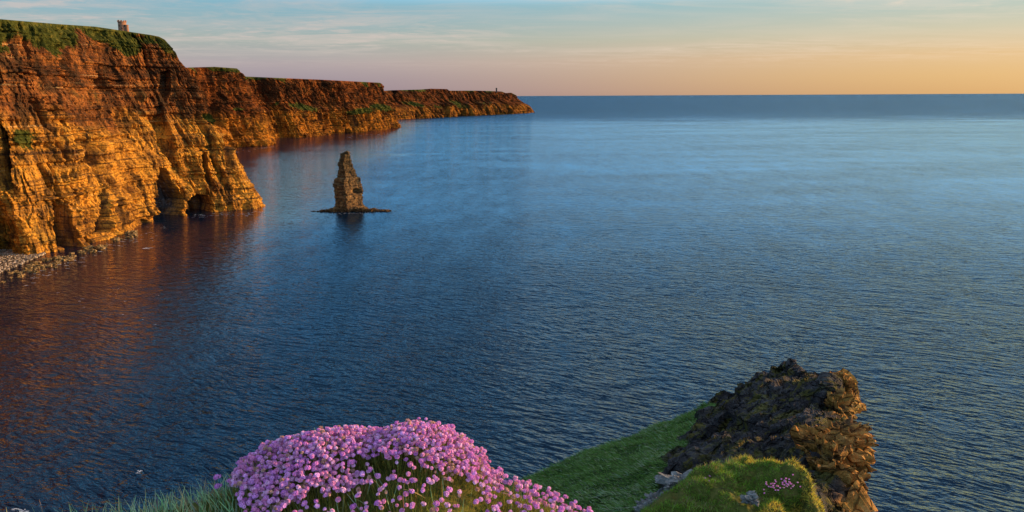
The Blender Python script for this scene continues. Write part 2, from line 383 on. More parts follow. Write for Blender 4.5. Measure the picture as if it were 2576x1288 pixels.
def poly_mask(px, py, poly, soft):
    """soft inside mask of a closed outline"""
    x = np.array([p[0] for p in poly], float); y = np.array([p[1] for p in poly], float)
    ins = np.zeros(px.shape, bool); dist = np.full(px.shape, 1e9); n = len(poly)
    for i in range(n):
        x1, y1, x2, y2 = x[i], y[i], x[(i+1) % n], y[(i+1) % n]
        if y1 != y2:
            c = ((y1 > py) != (y2 > py)) & (px < (x2-x1)*(py-y1)/(y2-y1)+x1); ins ^= c
        L2 = (x2-x1)**2+(y2-y1)**2; tt = np.clip(((px-x1)*(x2-x1)+(py-y1)*(y2-y1))/L2, 0, 1)
        dist = np.minimum(dist, np.hypot(px-x1-tt*(x2-x1), py-y1-tt*(y2-y1)))
    return np.where(ins, np.clip(dist/soft, 0, 1), 0)

sea = lambda x, y: tuple(at_sea(x, y)[:2])
# near cliff ---
near_base = [(-330, 60), (-395, 300), (-400, 420), sea(-30, 632), sea(60, 640), sea(140, 632), sea(240, 612), sea(320, 580), sea(385, 556), sea(460, 541), sea(530, 532), sea(600, 527),
             sea(648, 520), (-338, 938), (-385, 968), (-470, 990), (-640, 1005)]
SKY1 = [(-900, -60), (-300, 20), (0, 48), (140, 60), (240, 67), (300, 76), (380, 88), (400, 92), (415, 100), (425, 112), (440, 135), (452, 155), (466, 172), (500, 240), (900, 260)]
prof1 = [(0, 0), (.10, .07), (.27, .20), (.43, .35), (.50, .45), (.55, .52), (.70, .66), (.82, .76), (.92, .87), (1, 1.0)]
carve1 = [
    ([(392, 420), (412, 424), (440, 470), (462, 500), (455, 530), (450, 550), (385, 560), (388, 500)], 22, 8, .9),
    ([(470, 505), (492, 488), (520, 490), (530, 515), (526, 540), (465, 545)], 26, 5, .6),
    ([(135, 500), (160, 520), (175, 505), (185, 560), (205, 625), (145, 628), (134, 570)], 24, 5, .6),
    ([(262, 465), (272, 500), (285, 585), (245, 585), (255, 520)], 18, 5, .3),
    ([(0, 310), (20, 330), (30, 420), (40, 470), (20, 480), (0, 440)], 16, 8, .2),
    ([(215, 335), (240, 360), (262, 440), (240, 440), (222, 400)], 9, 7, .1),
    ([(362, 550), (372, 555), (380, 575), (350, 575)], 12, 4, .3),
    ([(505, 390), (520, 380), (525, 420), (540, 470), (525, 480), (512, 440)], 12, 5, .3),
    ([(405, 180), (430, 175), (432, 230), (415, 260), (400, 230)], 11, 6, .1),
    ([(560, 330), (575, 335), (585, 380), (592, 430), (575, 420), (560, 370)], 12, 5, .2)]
green1 = [(60, 350, 50, 40, 20, .75), (90, 80, 110, 30, 8, .9), (420, 115, 50, 22, 45, .8), (540, 300, 38, 12, 25, 1.0), (320, 95, 40, 20, 20, .7), (150, 600, 60, 30, 0, .45), (10, 600, 60, 60, 0, .5), (300, 350, 300, 60, 5, .28)]
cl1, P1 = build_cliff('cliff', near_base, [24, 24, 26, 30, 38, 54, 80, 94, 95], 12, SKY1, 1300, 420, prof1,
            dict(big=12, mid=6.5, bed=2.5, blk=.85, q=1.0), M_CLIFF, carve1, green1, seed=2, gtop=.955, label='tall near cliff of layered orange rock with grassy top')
# middle cliff ---
mid_base = [(-1300, 1500), (-1000, 1700), sea(520, 385), sea(570, 375), sea(610, 371), sea(650, 367), sea(673, 364), sea(676, 352), sea(700, 347), sea(760, 345), sea(830, 338), sea(900, 334), sea(960, 326), sea(1001, 320),
            (-525, 3300), (-620, 3420), (-950, 3520)]
SKY2 = [(-500, 150), (440, 171), (465, 170), (540, 168), (596, 172), (604, 180), (608, 192), (700, 196), (800, 200), (955, 208), (962, 211), (972, 225), (985, 245), (1100, 260)]
prof2 = [(0, 0), (.25, .18), (.45, .36), (.52, .55), (.62, .72), (.85, .88), (1, 1)]
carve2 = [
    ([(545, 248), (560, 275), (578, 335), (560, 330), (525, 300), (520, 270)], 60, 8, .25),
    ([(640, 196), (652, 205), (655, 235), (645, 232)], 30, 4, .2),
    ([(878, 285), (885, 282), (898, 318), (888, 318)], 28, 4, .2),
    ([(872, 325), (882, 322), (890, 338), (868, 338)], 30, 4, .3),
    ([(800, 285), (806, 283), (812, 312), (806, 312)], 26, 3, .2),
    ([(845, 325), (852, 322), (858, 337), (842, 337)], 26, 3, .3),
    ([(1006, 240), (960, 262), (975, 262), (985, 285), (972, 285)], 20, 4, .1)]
green2 = [(690, 262, 22, 5, -20, .8), (765, 270, 45, 10, 12, 1.0), (905, 280, 40, 9, -8, 1.0), (955, 270, 30, 11, 15, 1.0), (600, 275, 18, 5, 0, .9), (720, 290, 30, 10, 20, .5)]
cl2, P2 = build_cliff('cliff', mid_base, [60, 60, 65, 70, 75, 75, 70, 65, 60], 13, SKY2, 1100, 260, prof2,
            dict(big=34, mid=13, bed=3.0, blk=3.5, q=2.2), M_CLIFF_FAR, carve2, green2, plate=500, seed=8, label='middle cliff of red and amber rock with green ledges')
# far cliff ---
far_base = [(-1600, 3300), (-1100, 3600), sea(960, 305), sea(1000, 301), sea(1060, 298), sea(1120, 295), sea(1200, 291), sea(1260, 288), sea(1310, 285.5), sea(1341, 282.5), (150, 6200), (100, 6500), (-400, 6900)]
SKY3 = [(-500, 230), (975, 229), (985, 227), (1060, 225), (1075, 224), (1085, 223), (1125, 224), (1130, 228), (1200, 228), (1235, 229), (1262, 230), (1272, 234), (1286, 233), (1300, 241), (1318, 252), (1332, 266), (1341, 276), (1700, 279)]
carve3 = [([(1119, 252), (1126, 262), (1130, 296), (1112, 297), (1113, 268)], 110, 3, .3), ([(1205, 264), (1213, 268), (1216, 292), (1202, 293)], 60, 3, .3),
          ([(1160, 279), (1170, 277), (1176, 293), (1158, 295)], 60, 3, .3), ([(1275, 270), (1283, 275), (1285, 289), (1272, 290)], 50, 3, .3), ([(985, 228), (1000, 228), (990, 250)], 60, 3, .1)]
green3 = [(1040, 262, 40, 8, 10, .75), (1150, 262, 35, 9, 20, .8), (1100, 268, 30, 7, 15, .6), (1220, 260, 40, 10, 15, .5)]
cl3, P3 = build_cliff('cliff', far_base, [120, 120, 130, 130, 130, 160, 200], 9, SKY3, 800, 160, prof2,
            dict(big=60, mid=24, bed=4, blk=5, q=4.5), M_CLIFF_TIP, carve3, green3, plate=500, seed=14, label='low far headland running out into the sea')

# ------------------------------------------------------------------ sea stack
m, t = new_mat('stack_rock')
pos = t.n('ShaderNodeNewGeometry').outputs['Position']
st1 = t.noise(t.mapping(pos, (0.08, 0.08, 1.3)), 1.0, 5, 0.65); bl = t.noise(pos, 0.25, 6, 0.65); fi = t.noise(pos, 1.1, 5, 0.7)
c = t.ramp(bl, [(0.32, (.06, .036, .02)), (0.5, (.22, .125, .05)), (0.68, (.46, .27, .10))])
c = t.mix(t.math('MULTIPLY', t.ramp(st1, [(0.38, 1), (0.48, 0)]), 0.85), c, (.035, .026, .022, 1))
c = t.mix(t.math('MULTIPLY', t.ramp(fi, [(0.36, 1), (0.5, 0)]), 0.6), c, (.04, .03, .025, 1))
zz = t.n('ShaderNodeSeparateXYZ', {0: pos}).outputs[2]
up = t.n('ShaderNodeMapRange', {0: zz, 1: 30.0, 2: 55.0}).outputs[0]
c = t.mix(t.math('MULTIPLY', up, 0.6), c, (.06, .05, .025, 1))
wet = t.n('ShaderNodeMapRange', {0: zz, 1: 5.0, 2: 2.0}).outputs[0]
c = t.mix(t.math('MULTIPLY', wet, 0.6), c, (.06, .03, .015, 1))
bp = t.n('ShaderNodeBump', {'Strength': 0.9, 'Distance': 0.8, 'Height': t.math('ADD', t.math('MULTIPLY', st1, 1.5), fi)}).outputs[0]
finish(t, c, 0.95, bp, 0.05); M_STACK = m

S0 = at_sea(872, 531); SY = S0[1]
zx = lambda X: (800+X*0.1708)*2576/2700
zy = lambda Y_: (380+Y_*0.1708)*2576/2700
outl = [(1045, 480, 900), (1000, 462, 985), (950, 470, 912), (880, 470, 905), (800, 463, 903), (700, 452, 902), (650, 432, 886), (618, 418, 875), (610, 450, 870), (570, 440, 866), (540, 455, 862), (525, 490, 850),
        (500, 500, 822), (470, 512, 800), (400, 520, 774), (330, 508, 745), (290, 500, 733), (270, 530, 728), (200, 550, 716), (165, 570, 705), (150, 610, 702), (140, 655, 700), (125, 665, 698)]
zs, xl, xr = [], [], []
for yy, a, b_ in outl:
    pl_, pr_ = at_y(zx(a), zy(yy), SY), at_y(zx(b_), zy(yy), SY); zs.append(pl_[2]); xl.append(pl_[0]); xr.append(pr_[0])
zs = np.array(zs); zs[0] = -3
nz, na = 420, 360
Z = np.linspace(zs[0], zs[-1], nz); XL, XR = np.interp(Z, zs, xl), np.interp(Z, zs, xr)
ang = np.linspace(0, 2*np.pi, na, endpoint=False)
# four-cornered plan turned so that one edge points at the eye
ex = np.sign(np.cos(ang))*np.abs(np.cos(ang))**2.1; ey = np.sign(np.sin(ang))*np.abs(np.sin(ang))**2.1
cxz = (XL+XR)/2; rxz = (XR-XL)/2; kink = 0.12
P = np.zeros((nz, na, 3))
P[..., 0] = cxz[:, None]+rxz[:, None]*ex[None, :]
dep = np.clip(rxz*0.85, 1.2, 15)
P[..., 1] = SY+6+dep[:, None]*ey[None, :]
P[..., 2] = Z[:, None]
nx, ny = np.cos(ang)[None, :], np.sin(ang)[None, :]
X_, Y_, Z_ = P[..., 0], P[..., 1], P[..., 2]
wz = Z_+1.2*fbm(X_/14, Y_/14, Z_/14, 3, 3)
bed = np.tanh(4*(pn(wz/2.4, .3, 0, 41)+0.6*pn(wz/1.1, .2, 0, 42)))
dd = 0.55*bed+1.1*fbm(X_/7, Y_/7, Z_/9, 4, 5)
f1, e1, v1 = cell(X_/2.2, Y_/2.2, Z_/2.0, 5); dd += 0.9*(v1-0.5)-0.7*np.exp(-e1*8)
f1, e1, v1 = cell(X_/5.5, Y_/5.5, Z_/7.0, 6); dd += 1.6*(v1-0.5)
dd *= np.clip(rxz/8, 0.35, 1)[:, None]*.8
P[..., 0] += nx*dd; P[..., 1] += ny*dd
pxx, pyy = proj(P.reshape(-1, 3))
hole = np.exp(-(((pxx-zx(815))/(zx(60)-zx(0)))**2+((pyy-zy(730))/(zy(38)-zy(0)))**2)**2).reshape(nz, na)*(np.sin(ang) < 0)[None, :]
P[..., 1] += 5*hole; P[..., 0] -= 3*hole
V = P.reshape(-1, 3); Fc = gridF(nz, na, True)
topc = P[-1].mean(0)+np.array([0, 0, .6]); V = np.vstack([V, topc]); ci = len(V)-1
last = (nz-1)*na+np.arange(na); Ft = np.stack([last, np.roll(last, -1), np.full(na, ci), np.full(na, ci)], 1)
me_stack = mesh_np('sea_stack', V, Fc, M_STACK)
# cap
bmv = mesh_np('summit', np.vstack([P[-1], topc]), np.stack([np.arange(na), np.roll(np.arange(na), -1), np.full(na, na)], 1), M_STACK, parent=me_stack)
meta(me_stack, 'tall jagged sea stack of layered rock standing alone in the bay', 'sea stack')
# battlement-like teeth of rock on its summit and the low shelf at its foot
def rock_lump(c, r, seed, amp=0.35, nu=28, nv=18, sq=(1, 1, 1)):
    u = np.linspace(0, 2*np.pi, nu, endpoint=False); v = np.linspace(0.02, np.pi-0.02, nv)
    U, W = np.meshgrid(u, v); D = np.stack([np.sin(W)*np.cos(U), np.sin(W)*np.sin(U), -np.cos(W)], -1)
    mx = np.abs(D).max(-1, keepdims=True); D2 = D*(0.45+0.55/mx)
    q = D*1.3+seed*3.1
    f, e, vv = cell(q[..., 0]*1.6, q[..., 1]*1.6, q[..., 2]*1.6, seed % 50)
    k = 1+amp*facet(q[..., 0]*1.3, q[..., 1]*1.3, q[..., 2]*1.3, seed % 50, 1.1)+amp*.35*facet(q[..., 0]*3.1, q[..., 1]*3.1, q[..., 2]*3.1, seed % 40)-0.15*amp*np.exp(-e*7)
    Pp = D2*k[..., None]*np.array(r)*np.array(sq)+np.array(c)
    return Pp.reshape(-1, 3), gridF(nv, nu, True)
def join(parts):
    V, Fs, o_ = [], [], 0
    for v, f in parts: V.append(v); Fs.append(f+o_); o_ += len(v)
    return np.vstack(V), np.vstack(Fs)
for i, (a, yy, r) in enumerate([(585, 165, 1.2), (612, 150, 1.0), (640, 140, 1.1), (680, 132, 1.6), (660, 150, 1.6), (600, 175, 1.6)]):
    c = at_y(zx(a), zy(yy), SY+5); mesh_np('rock_tooth', *rock_lump(c, (r*1.0, r*1.2, r*1.4), i+3, .5, 14, 10), M_STACK, parent=me_stack)
shelf = []
rs = np.random.default_rng(5)
for i in range(46):
    f = rs.random(); a = -0.02+f
    if i < 14: X1 = 130+330*rs.random()**0.8; yy = 1022-12*(X1-130)/330; r = 0.5+1.2*(X1-130)/330
    elif i < 36: X1 = 900+420*rs.random(); yy = 985+rs.normal()*8; r = 1.6
    else: X1 = 470+440*rs.random(); yy = 1030; r = 2.2
    c = at_y(zx(X1), zy(yy), SY-2+rs.normal()*1.5); c[2] = 0.1
    nr_ = 1.0 if abs(X1-690) > 420 else 1.7; shelf.append(rock_lump(c, (r*1.9, r*2.0, r*0.85*nr_), i+30, .8, 18, 12))
mesh_np('rock_shelf', *join(shelf), M_STACK, parent=me_stack)

# ------------------------------------------------------------------ round tower on the near cliff
m, t = new_mat('tower_stone')
pos = t.n('ShaderNodeTexCoord').outputs['Object']
br = t.n('ShaderNodeTexBrick', {'Vector': t.mapping(pos, (1, 1, 1)), 'Color1': (.30, .15, .09, 1), 'Color2': (.22, .11, .07, 1), 'Mortar': (.12, .08, .06, 1), 'Scale': 1.6}).outputs[0]
finish(t, t.mix(t.noise(pos, 1.2, 4), br, (.36, .19, .11, 1)), 0.9); M_TOWER = m
m, t = new_mat('dark_opening'); finish(t, (.015, .012, .01, 1), 0.9); M_HOLE = m
tw = at_y(309, 77, 935); tw[2] -= 1.0
root = bpy.data.objects.new('round_tower', None); link(root); root.location = tw
meta(root, 'small round ruined stone tower on the skyline of the tall cliff', 'tower')
def lathe(prof, n=40):
    a = np.linspace(0, 2*np.pi, n, endpoint=False)
    V = np.array([[r*math.cos(q), r*math.sin(q), z] for r, z in prof for q in a]); return V, gridF(len(prof), n, True)
def box(c, d, rot=0.0):
    v = np.array([[x, y, z] for x in (-1, 1) for y in (-1, 1) for z in (-1, 1)], float)*np.array(d)/2
    cr, sr = math.cos(rot), math.sin(rot); v[:, :2] = np.column_stack([v[:, 0]*cr-v[:, 1]*sr, v[:, 0]*sr+v[:, 1]*cr])
    f = np.array([[0, 1, 3, 2], [4, 6, 7, 5], [0, 4, 5, 1], [2, 3, 7, 6], [0, 2, 6, 4], [1, 5, 7, 3]]); return v+np.array(c), f
k = 1.12
mesh_np('wall', *lathe([(4.6*k, -3), (4.3*k, 3), (4.1*k, 9.2*k), (4.5*k, 9.6*k), (4.5*k, 10.2*k), (4.0*k, 10.2*k), (3.9*k, 9.4*k), (0.01, 9.4*k)]), M_TOWER, parent=root)
for i in range(9):
    a = i*2*math.pi/9+.2; r = 4.25*k
    mesh_np('merlon', *box((r*math.cos(a), r*math.sin(a), 10.2*k+.7), (.7, 1.7, 1.4 if i % 3 else 2.0), a), M_TOWER, parent=root)
V, Fc = lathe([(1.9*k, -3), (1.8*k, 5.6*k), (2.0*k, 5.9*k), (2.0*k, 6.8*k), (0.01, 6.8*k)], 24); V = V+np.array([5.2*k, -1.0, 0]); mesh_np('stair_turret', V, Fc, M_TOWER, parent=root)
for (a, zz_) in ((-1.9, 6.2), (-1.2, 3.2), (-0.6, 6.4)):
    mesh_np('window', *box((4.2*k*math.cos(a), 4.2*k*math.sin(a), zz_), (.5, 1.0, 1.6), a), M_HOLE, parent=root)
# ruin on the far headland
tw = at_y(1249, 231, 5600)
root = bpy.data.objects.new('watch_tower', None); link(root); root.location = tw
meta(root, 'tiny square watch tower ruin on the distant low headland', 'tower')
m, t = new_mat('ruin_stone'); finish(t, (.10, .07, .05, 1), 0.9); M_RUIN = m
mesh_np('wall', *box((0, 0, 10), (11, 11, 32)), M_RUIN, parent=root); mesh_np('parapet', *box((0, 0, 27.2), (13, 13, 2.5)), M_RUIN, parent=root)
for (dx, dz) in ((-75, -14), (80, -6), (112, -14)):
    pass

# ------------------------------------------------------------------ foreshore: beach, boulders
rs = np.random.default_rng(21)
m, t = new_mat('beach_pebble')
pos = t.n('ShaderNodeNewGeometry').outputs['Position']
rn = t.n('ShaderNodeNewGeometry').outputs['Random Per Island']
finish(t, t.ramp(rn, [(0, (.08, .06, .035)), (.5, (.26, .20, .13)), (1, (.50, .42, .33))]), 0.85); M_PEB = m
m, t = new_mat('wet_boulder')
pos = t.n('ShaderNodeNewGeometry').outputs['Position']
finish(t, t.ramp(t.noise(pos, .6, 4), [(.35, (.05, .045, .02)), (.6, (.30, .19, .07))]), 0.5); M_BOULD = m
beach = []
for i in range(2600):
    px = rs.uniform(-60, 112); py = 632+rs.random()**1.3*(56-max(px, 0)*0.42)
    c = at_sea(px, py); r = rs.uniform(.35, .9); c[2] = rs.uniform(-.1, .5)+max(0, (660-py)*0.04)
    beach.append(rock_lump(c, (r*1.2, r, r*.6), int(rs.integers(400)), .4, 7, 5))
o = mesh_np('beach', *join(beach), M_PEB, smooth=True); meta(o, 'pale cobble beach at the foot of the near cliff', 'beach', kind='stuff')
bcount = 0
spots = []
for i in range(46):
    f = rs.random(); px = 60+290*f; py = lin([60, 150, 240, 300, 350], [672, 652, 622, 602, 582], px)+rs.uniform(-6, 12)
    spots.append((px, py, rs.uniform(1.2, 2.8)))
for i in range(34): spots.append((rs.uniform(5, 150), 0, rs.uniform(.9, 1.8)))
for i, (px, py, r) in enumerate(spots):
    if py == 0: py = lin([0, 60, 150], [706, 690, 662], px)+rs.uniform(-12, 8)
    c = at_sea(px, py); c[2] = r*.15
    V, Fc = rock_lump((0, 0, 0), (r*1.3, r, r*.7), i+100, .5, 12, 9)
    o = mesh_np('boulder', V, Fc, M_BOULD, smooth=False); o.location = c; o.rotation_euler.z = rs.random()*6
    meta(o, 'dark wet boulder lying in the shallows below the near cliff' if px > 150 else 'weedy boulder at the edge of the pale cobble beach', 'boulder', 'boulders along the foot of the near cliff')

# ------------------------------------------------------------------ headland
m, t = new_mat('headland_ground')
pos = t.n('ShaderNodeNewGeometry').outputs['Position']; rk = t.n('ShaderNodeAttribute', attribute_name='rock').outputs['Fac']
lit_fac = t.n('ShaderNodeAttribute', attribute_name='sunlit_face').outputs['Fac']
n1 = t.noise(pos, .55, 7, .65); n2 = t.noise(pos, 3.2, 6, .7); n3 = t.noise(pos, 12, 5, .7)
lay = t.noise(t.mapping(pos, (.5, .5, 3.0), (R(18), R(-22), 0)), 1.0, 6, .7)
stone = t.ramp(n1, [(.3, (.030, .030, .034)), (.5, (.070, .068, .072)), (.68, (.125, .12, .12))])
stone = t.mix(t.math('MULTIPLY', t.ramp(n2, [(.40, 1), (.52, 0)]), .75), stone, (.022, .02, .022, 1))
stone = t.mix(t.ramp(n3, [(.62, 0), (.70, .6)]), stone, (.42, .41, .38, 1))
sunlit_rock = t.ramp(n1, [(.3, (.30, .12, .02)), (.5, (.74, .35, .07)), (.68, (.88, .50, .13))])  # orange sunlight painted into the rock of the right-hand face
sunlit_rock = t.mix(t.math('MULTIPLY', t.ramp(lay, [(.38, 1), (.50, 0)]), .8), sunlit_rock, (.05, .03, .02, 1))
stone = t.mix(lit_fac, stone, sunlit_rock)
moss = t.math('MULTIPLY', t.ramp(t.noise(t.mapping(t.mapping(pos, (1, 1, 1), (0, 0, R(-40))), (.55, 1.7, 1.2)), 1.0, 7, .7, .6), [(.50, 0), (.58, 1)]), .8)
moss = t.math('MULTIPLY', moss, t.math('SUBTRACT', 1.0, t.math('MULTIPLY', lit_fac, .65)))
stone = t.mix(moss, stone, t.ramp(n2, [(.35, (.05, .055, .01)), (.65, (.20, .17, .03))]))
grass = t.ramp(n2, [(.32, (.010, .024, .006)), (.55, (.035, .075, .014)), (.75, (.07, .12, .03))])
c = t.mix(rk, grass, stone)
vor = t.n('ShaderNodeTexVoronoi', {'Vector': t.mapping(t.n('ShaderNodeVectorMath', {0: pos, 1: t.n('ShaderNodeVectorMath', {0: t.n('ShaderNodeTexNoise', {'Vector': pos, 'Scale': 1.2}).outputs[1], 3: .8}, operation='SCALE').outputs[0]}).outputs[0], (1.2, 1.2, 2.6), (R(18), R(-24), R(35))), 'Scale': .8}, feature='DISTANCE_TO_EDGE').outputs[0]
crk = t.ramp(vor, [(0, 1), (.05, 0)])
c = t.mix(t.math('MULTIPLY', t.math('MULTIPLY', crk, rk), .45), c, (.012, .011, .012, 1))
bp = t.n('ShaderNodeBump', {'Strength': 1.0, 'Distance': .3, 'Height': t.math('SUBTRACT', t.math('ADD', t.math('ADD', n2, t.math('MULTIPLY', n3, .4)), lay), crk)}).outputs[0]
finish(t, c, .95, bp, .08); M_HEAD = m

net = [  # rows near to tip, columns: skirt, brink, mid slope, upper slope, crest, right face (px, py, Y)
 [(1050, 1500, 19), (1500, 1480, 15), (1780, 1440, 13.5), (2040, 1400, 13.5), (2115, 1400, 14)],
 [(1190, 1265, 27), (1500, 1290, 21), (1780, 1270, 18), (2030, 1235, 17.6), (2128, 1265, 18.3)],
 [(1315, 1205, 29), (1560, 1200, 25), (1800, 1160, 22), (2035, 1120, 20.8), (2138, 1130, 21.4)],
 [(1500, 1125, 31), (1680, 1105, 28), (1850, 1060, 26), (2050, 1040, 25), (2116, 1045, 25.8)],
 [(1700, 1050, 33), (1800, 1030, 31), (1930, 990, 29), (2078, 955, 28), (2130, 988, 28.8)],
 [(1810, 1008, 34), (1870, 985, 33), (1955, 960, 32), (2028, 966, 31), (2048, 975, 31.6)],
 [(1910, 945, 34.5), (1932, 922, 34), (1965, 902, 33.5), (1998, 890, 33), (2026, 938, 33.3)],
]
G = np.array([[at_y(*p) for p in row] for row in net])
lft = G[:, :1] + np.array([-3.5, 4.5, -9.0]); lft2 = G[:, :1]+np.array([-9, 12, -50.0]); lft3 = lft2.copy(); lft3[..., 2] = -3; lft3[..., 0] -= 6; lft3[..., 1] += 6
rgt = G[:, -1:] + np.array([-.2, .8, -5.0]); rgt2 = G[:, -1:]+np.array([-1.5, 3, -20.0]); rgt3 = rgt2.copy(); rgt3[..., 2] = -3; rgt3[..., 1] += 4
G = np.concatenate([lft3, lft2, lft, G, rgt, rgt2, rgt3], 1)
tip1 = G[-1:]+np.array([0, 1.6, -2.6]); tip2 = G[-1:]+np.array([0, 4.5, -20.0]); tip3 = tip2.copy(); tip3[..., 2] = -3; tip3[..., 1] += 4
for tt_ in (tip1, tip2, tip3): tt_[..., 2] = np.maximum(tt_[..., 2], -3)
near1 = G[:1]+np.array([0, -7, .5]); near2 = G[:1]+np.array([0, -7.5, -60])
G = np.concatenate([near2, near1, G, tip1, tip2, tip3], 0); G[..., 2] = np.maximum(G[..., 2], -3)
NR, NC = 760, 900
ri = np.interp(np.linspace(0, 1, NR), [0, .04, .10, .86, .92, .97, 1], [0, 1, 2, 8, 9, 10, 11])
ci_ = np.interp(np.linspace(0, 1, NC), [0, .02, .05, .10, .84, .94, .98, 1], [0, 1, 2, 3, 7, 8, 9, 10])
def cr_at(P, t, axis):
    P = np.moveaxis(P, axis, 0); mm = len(P); i = np.clip(t.astype(int), 0, mm-2); f = (t-i)[:, None, None]
    g = lambda k: P[np.clip(k, 0, mm-1)]
    p0, p1, p2, p3 = g(i-1), g(i), g(i+1), g(i+2)
    o_ = .5*((2*p1)+(-p0+p2)*f+(2*p0-5*p1+4*p2-p3)*f**2+(-p0+3*p1-3*p2+p3)*f**3)
    return np.moveaxis(o_, 0, axis)
def ln_at(P, t, axis):
    P = np.moveaxis(P, axis, 0); i = np.clip(t.astype(int), 0, len(P)-2); f = (t-i)[:, None, None]
    return np.moveaxis(P[i]*(1-f)+P[i+1]*f, 0, axis)
PL = ln_at(ln_at(G, ri, 0), ci_, 1)
PC = cr_at(cr_at(G[2:9, 3:8], np.clip(ri-2, 0, 6), 0), np.clip(ci_-3, 0, 4), 1)
wi = (sstep(1.9, 2.1, ri)*sstep(8.1, 7.9, ri))[:, None]*(sstep(2.9, 3.1, ci_)*sstep(7.05, 6.9, ci_))[None, :]*.6
P = PL*(1-wi[..., None])+PC*wi[..., None]
px, py = proj(P.reshape(-1, 3)); px = px.reshape(NR, NC); py = py.reshape(NR, NC)
X_, Y_, Z_ = P[..., 0], P[..., 1], P[..., 2]
cc = np.broadcast_to(ci_[None, :], (NR, NC)); rr = np.broadcast_to(ri[:, None], (NR, NC))
bx = np.interp(py, [900, 1010, 1080, 1150, 1220, 1300], [1780, 1800, 1735, 1700, 1650, 1590])
rock = sstep(-14, 14, px-bx+60*fbm(X_/2, Y_/2, Z_/2, 4, 70))
rock = np.where(cc < 2.6, 1.0, rock)
sunlit_face = np.clip(sstep(6.35, 7.25, cc+.75*fbm(X_/1.2, Y_/1.2, Z_/1.2, 4, 71)), 0, 1)  # mask of the sun-facing edge that takes the painted orange light
N_ = gnormals(P); up_ = np.where((N_[..., 2] < 0)[..., None], -N_, N_)
if N_[NR//2, NC//2, 2] < 0: N_ = -N_
lay_ = Z_+.38*X_-.3*Y_
al_ = (-.70*X_-.60*Y_-.38*Z_); cx_ = (.62*X_-.76*Y_+.1*Z_); wv_ = .5*fbm(X_/3, Y_/3, Z_/3, 3, 79)
d = .25*(ridg(X_/6, Y_/6, Z_/6, 3, 72)-.4)+.30*(ridg(al_/5.5, cx_/1.3+wv_, Z_/2, 4, 73)-.4)
f1, e1, v1 = cell(al_/2.8, cx_/.9+wv_, lay_/1.2, 8); d += .27*facet(al_/2.6, cx_/1.3+wv_, lay_/1.5, 8, 1.1)-.07*np.exp(-e1*9)+.10*(ridg(al_/3.5, cx_/.55+wv_, Z_/2, 4, 81)-.4)
f1, e1, v1 = cell(al_/.9, cx_/.32+wv_, lay_/.5, 9); d += .13*facet(al_/.85, cx_/.42+wv_, lay_/.5, 9, 1.1)-.04*np.exp(-e1*8)+.05*facet(X_/.25, Y_/.25, Z_/.18, 11, 1.2)
d += .10*np.tanh(4*pn(lay_/.5, X_/6, 0, 74))
dface = d*1.3+.34*facet(X_/1.0, Y_/1.0, lay_/.5, 10) + .8*(ridg(X_/2.4, Y_/2.4, Z_/3.5, 3, 76)-.4)
d = d*(1-sunlit_face)+dface*sunlit_face
dg = .30*fbm(X_/3.2, Y_/3.2, Z_/3.2, 3, 78)+.12*fbm(X_/1.6, Y_/1.6, Z_/1.6, 4, 75)+.03*fbm(X_/.3, Y_/.3, Z_/.3, 3, 77)
D_ = (d*rock+dg*(1-rock))*np.clip(1-(rr > 9)*.3, 0, 1)
P = P+N_*D_[..., None]
HEADP, HEADN, HEADR = P, N_, rock
o = mesh_np('headland', P.reshape(-1, 3), gridF(NR, NC), M_HEAD, {'rock': rock.ravel(), 'sunlit_face': sunlit_face.ravel()}); meta(o, 'rocky headland with a steep grass slope and sunlit crag edge', 'headland', kind='structure')
# craggy blocks of bedrock that jut from the sunlit edge: part of the headland
blk = []
for i, (px_, py_, Y_b, r, sx_, sz_) in enumerate([(2118, 1100, 21.4, .5, 1.3, .6), (2100, 1140, 21.0, .6, 1.0, .9), (2125, 1160, 21.3, .5, 1.0, .7), (2112, 1205, 20.6, .5, 1.0, .9), (2095, 1120, 21.2, .5, 1.2, .6), (2135, 1085, 21.8, .35, 1.3, .5),
        (2106, 975, 28.6, .4, 1, 1), (2114, 1000, 28.6, .4, .8, 1.2), (2105, 1030, 26, .4, .8, 1.2), (2075, 1210, 19.2, .6, 1, 1.2), (2055, 1150, 20.2, .5, .9, 1.1), (2110, 1250, 18.6, .5, .8, 1.3)]):
    blk.append(rock_lump(at_y(px_, py_, Y_b), (r*sx_, r, r*sz_), i+300, .75, 60, 44))
Vb, Fb = join(blk)
q = Vb; f1, e1, v1 = cell(q[:, 0]/.3, q[:, 1]/.3, (q[:, 2]+.38*q[:, 0])/.16, 12)
Vb = Vb+np.column_stack([(v1-.5)*.10, -(v1-.5)*.08, (f1-.5)*.05])
ob = mesh_np('crag', Vb, Fb, M_HEAD, {'rock': np.ones(len(Vb)), 'sunlit_face': np.full(len(Vb), .75)}, parent=o)

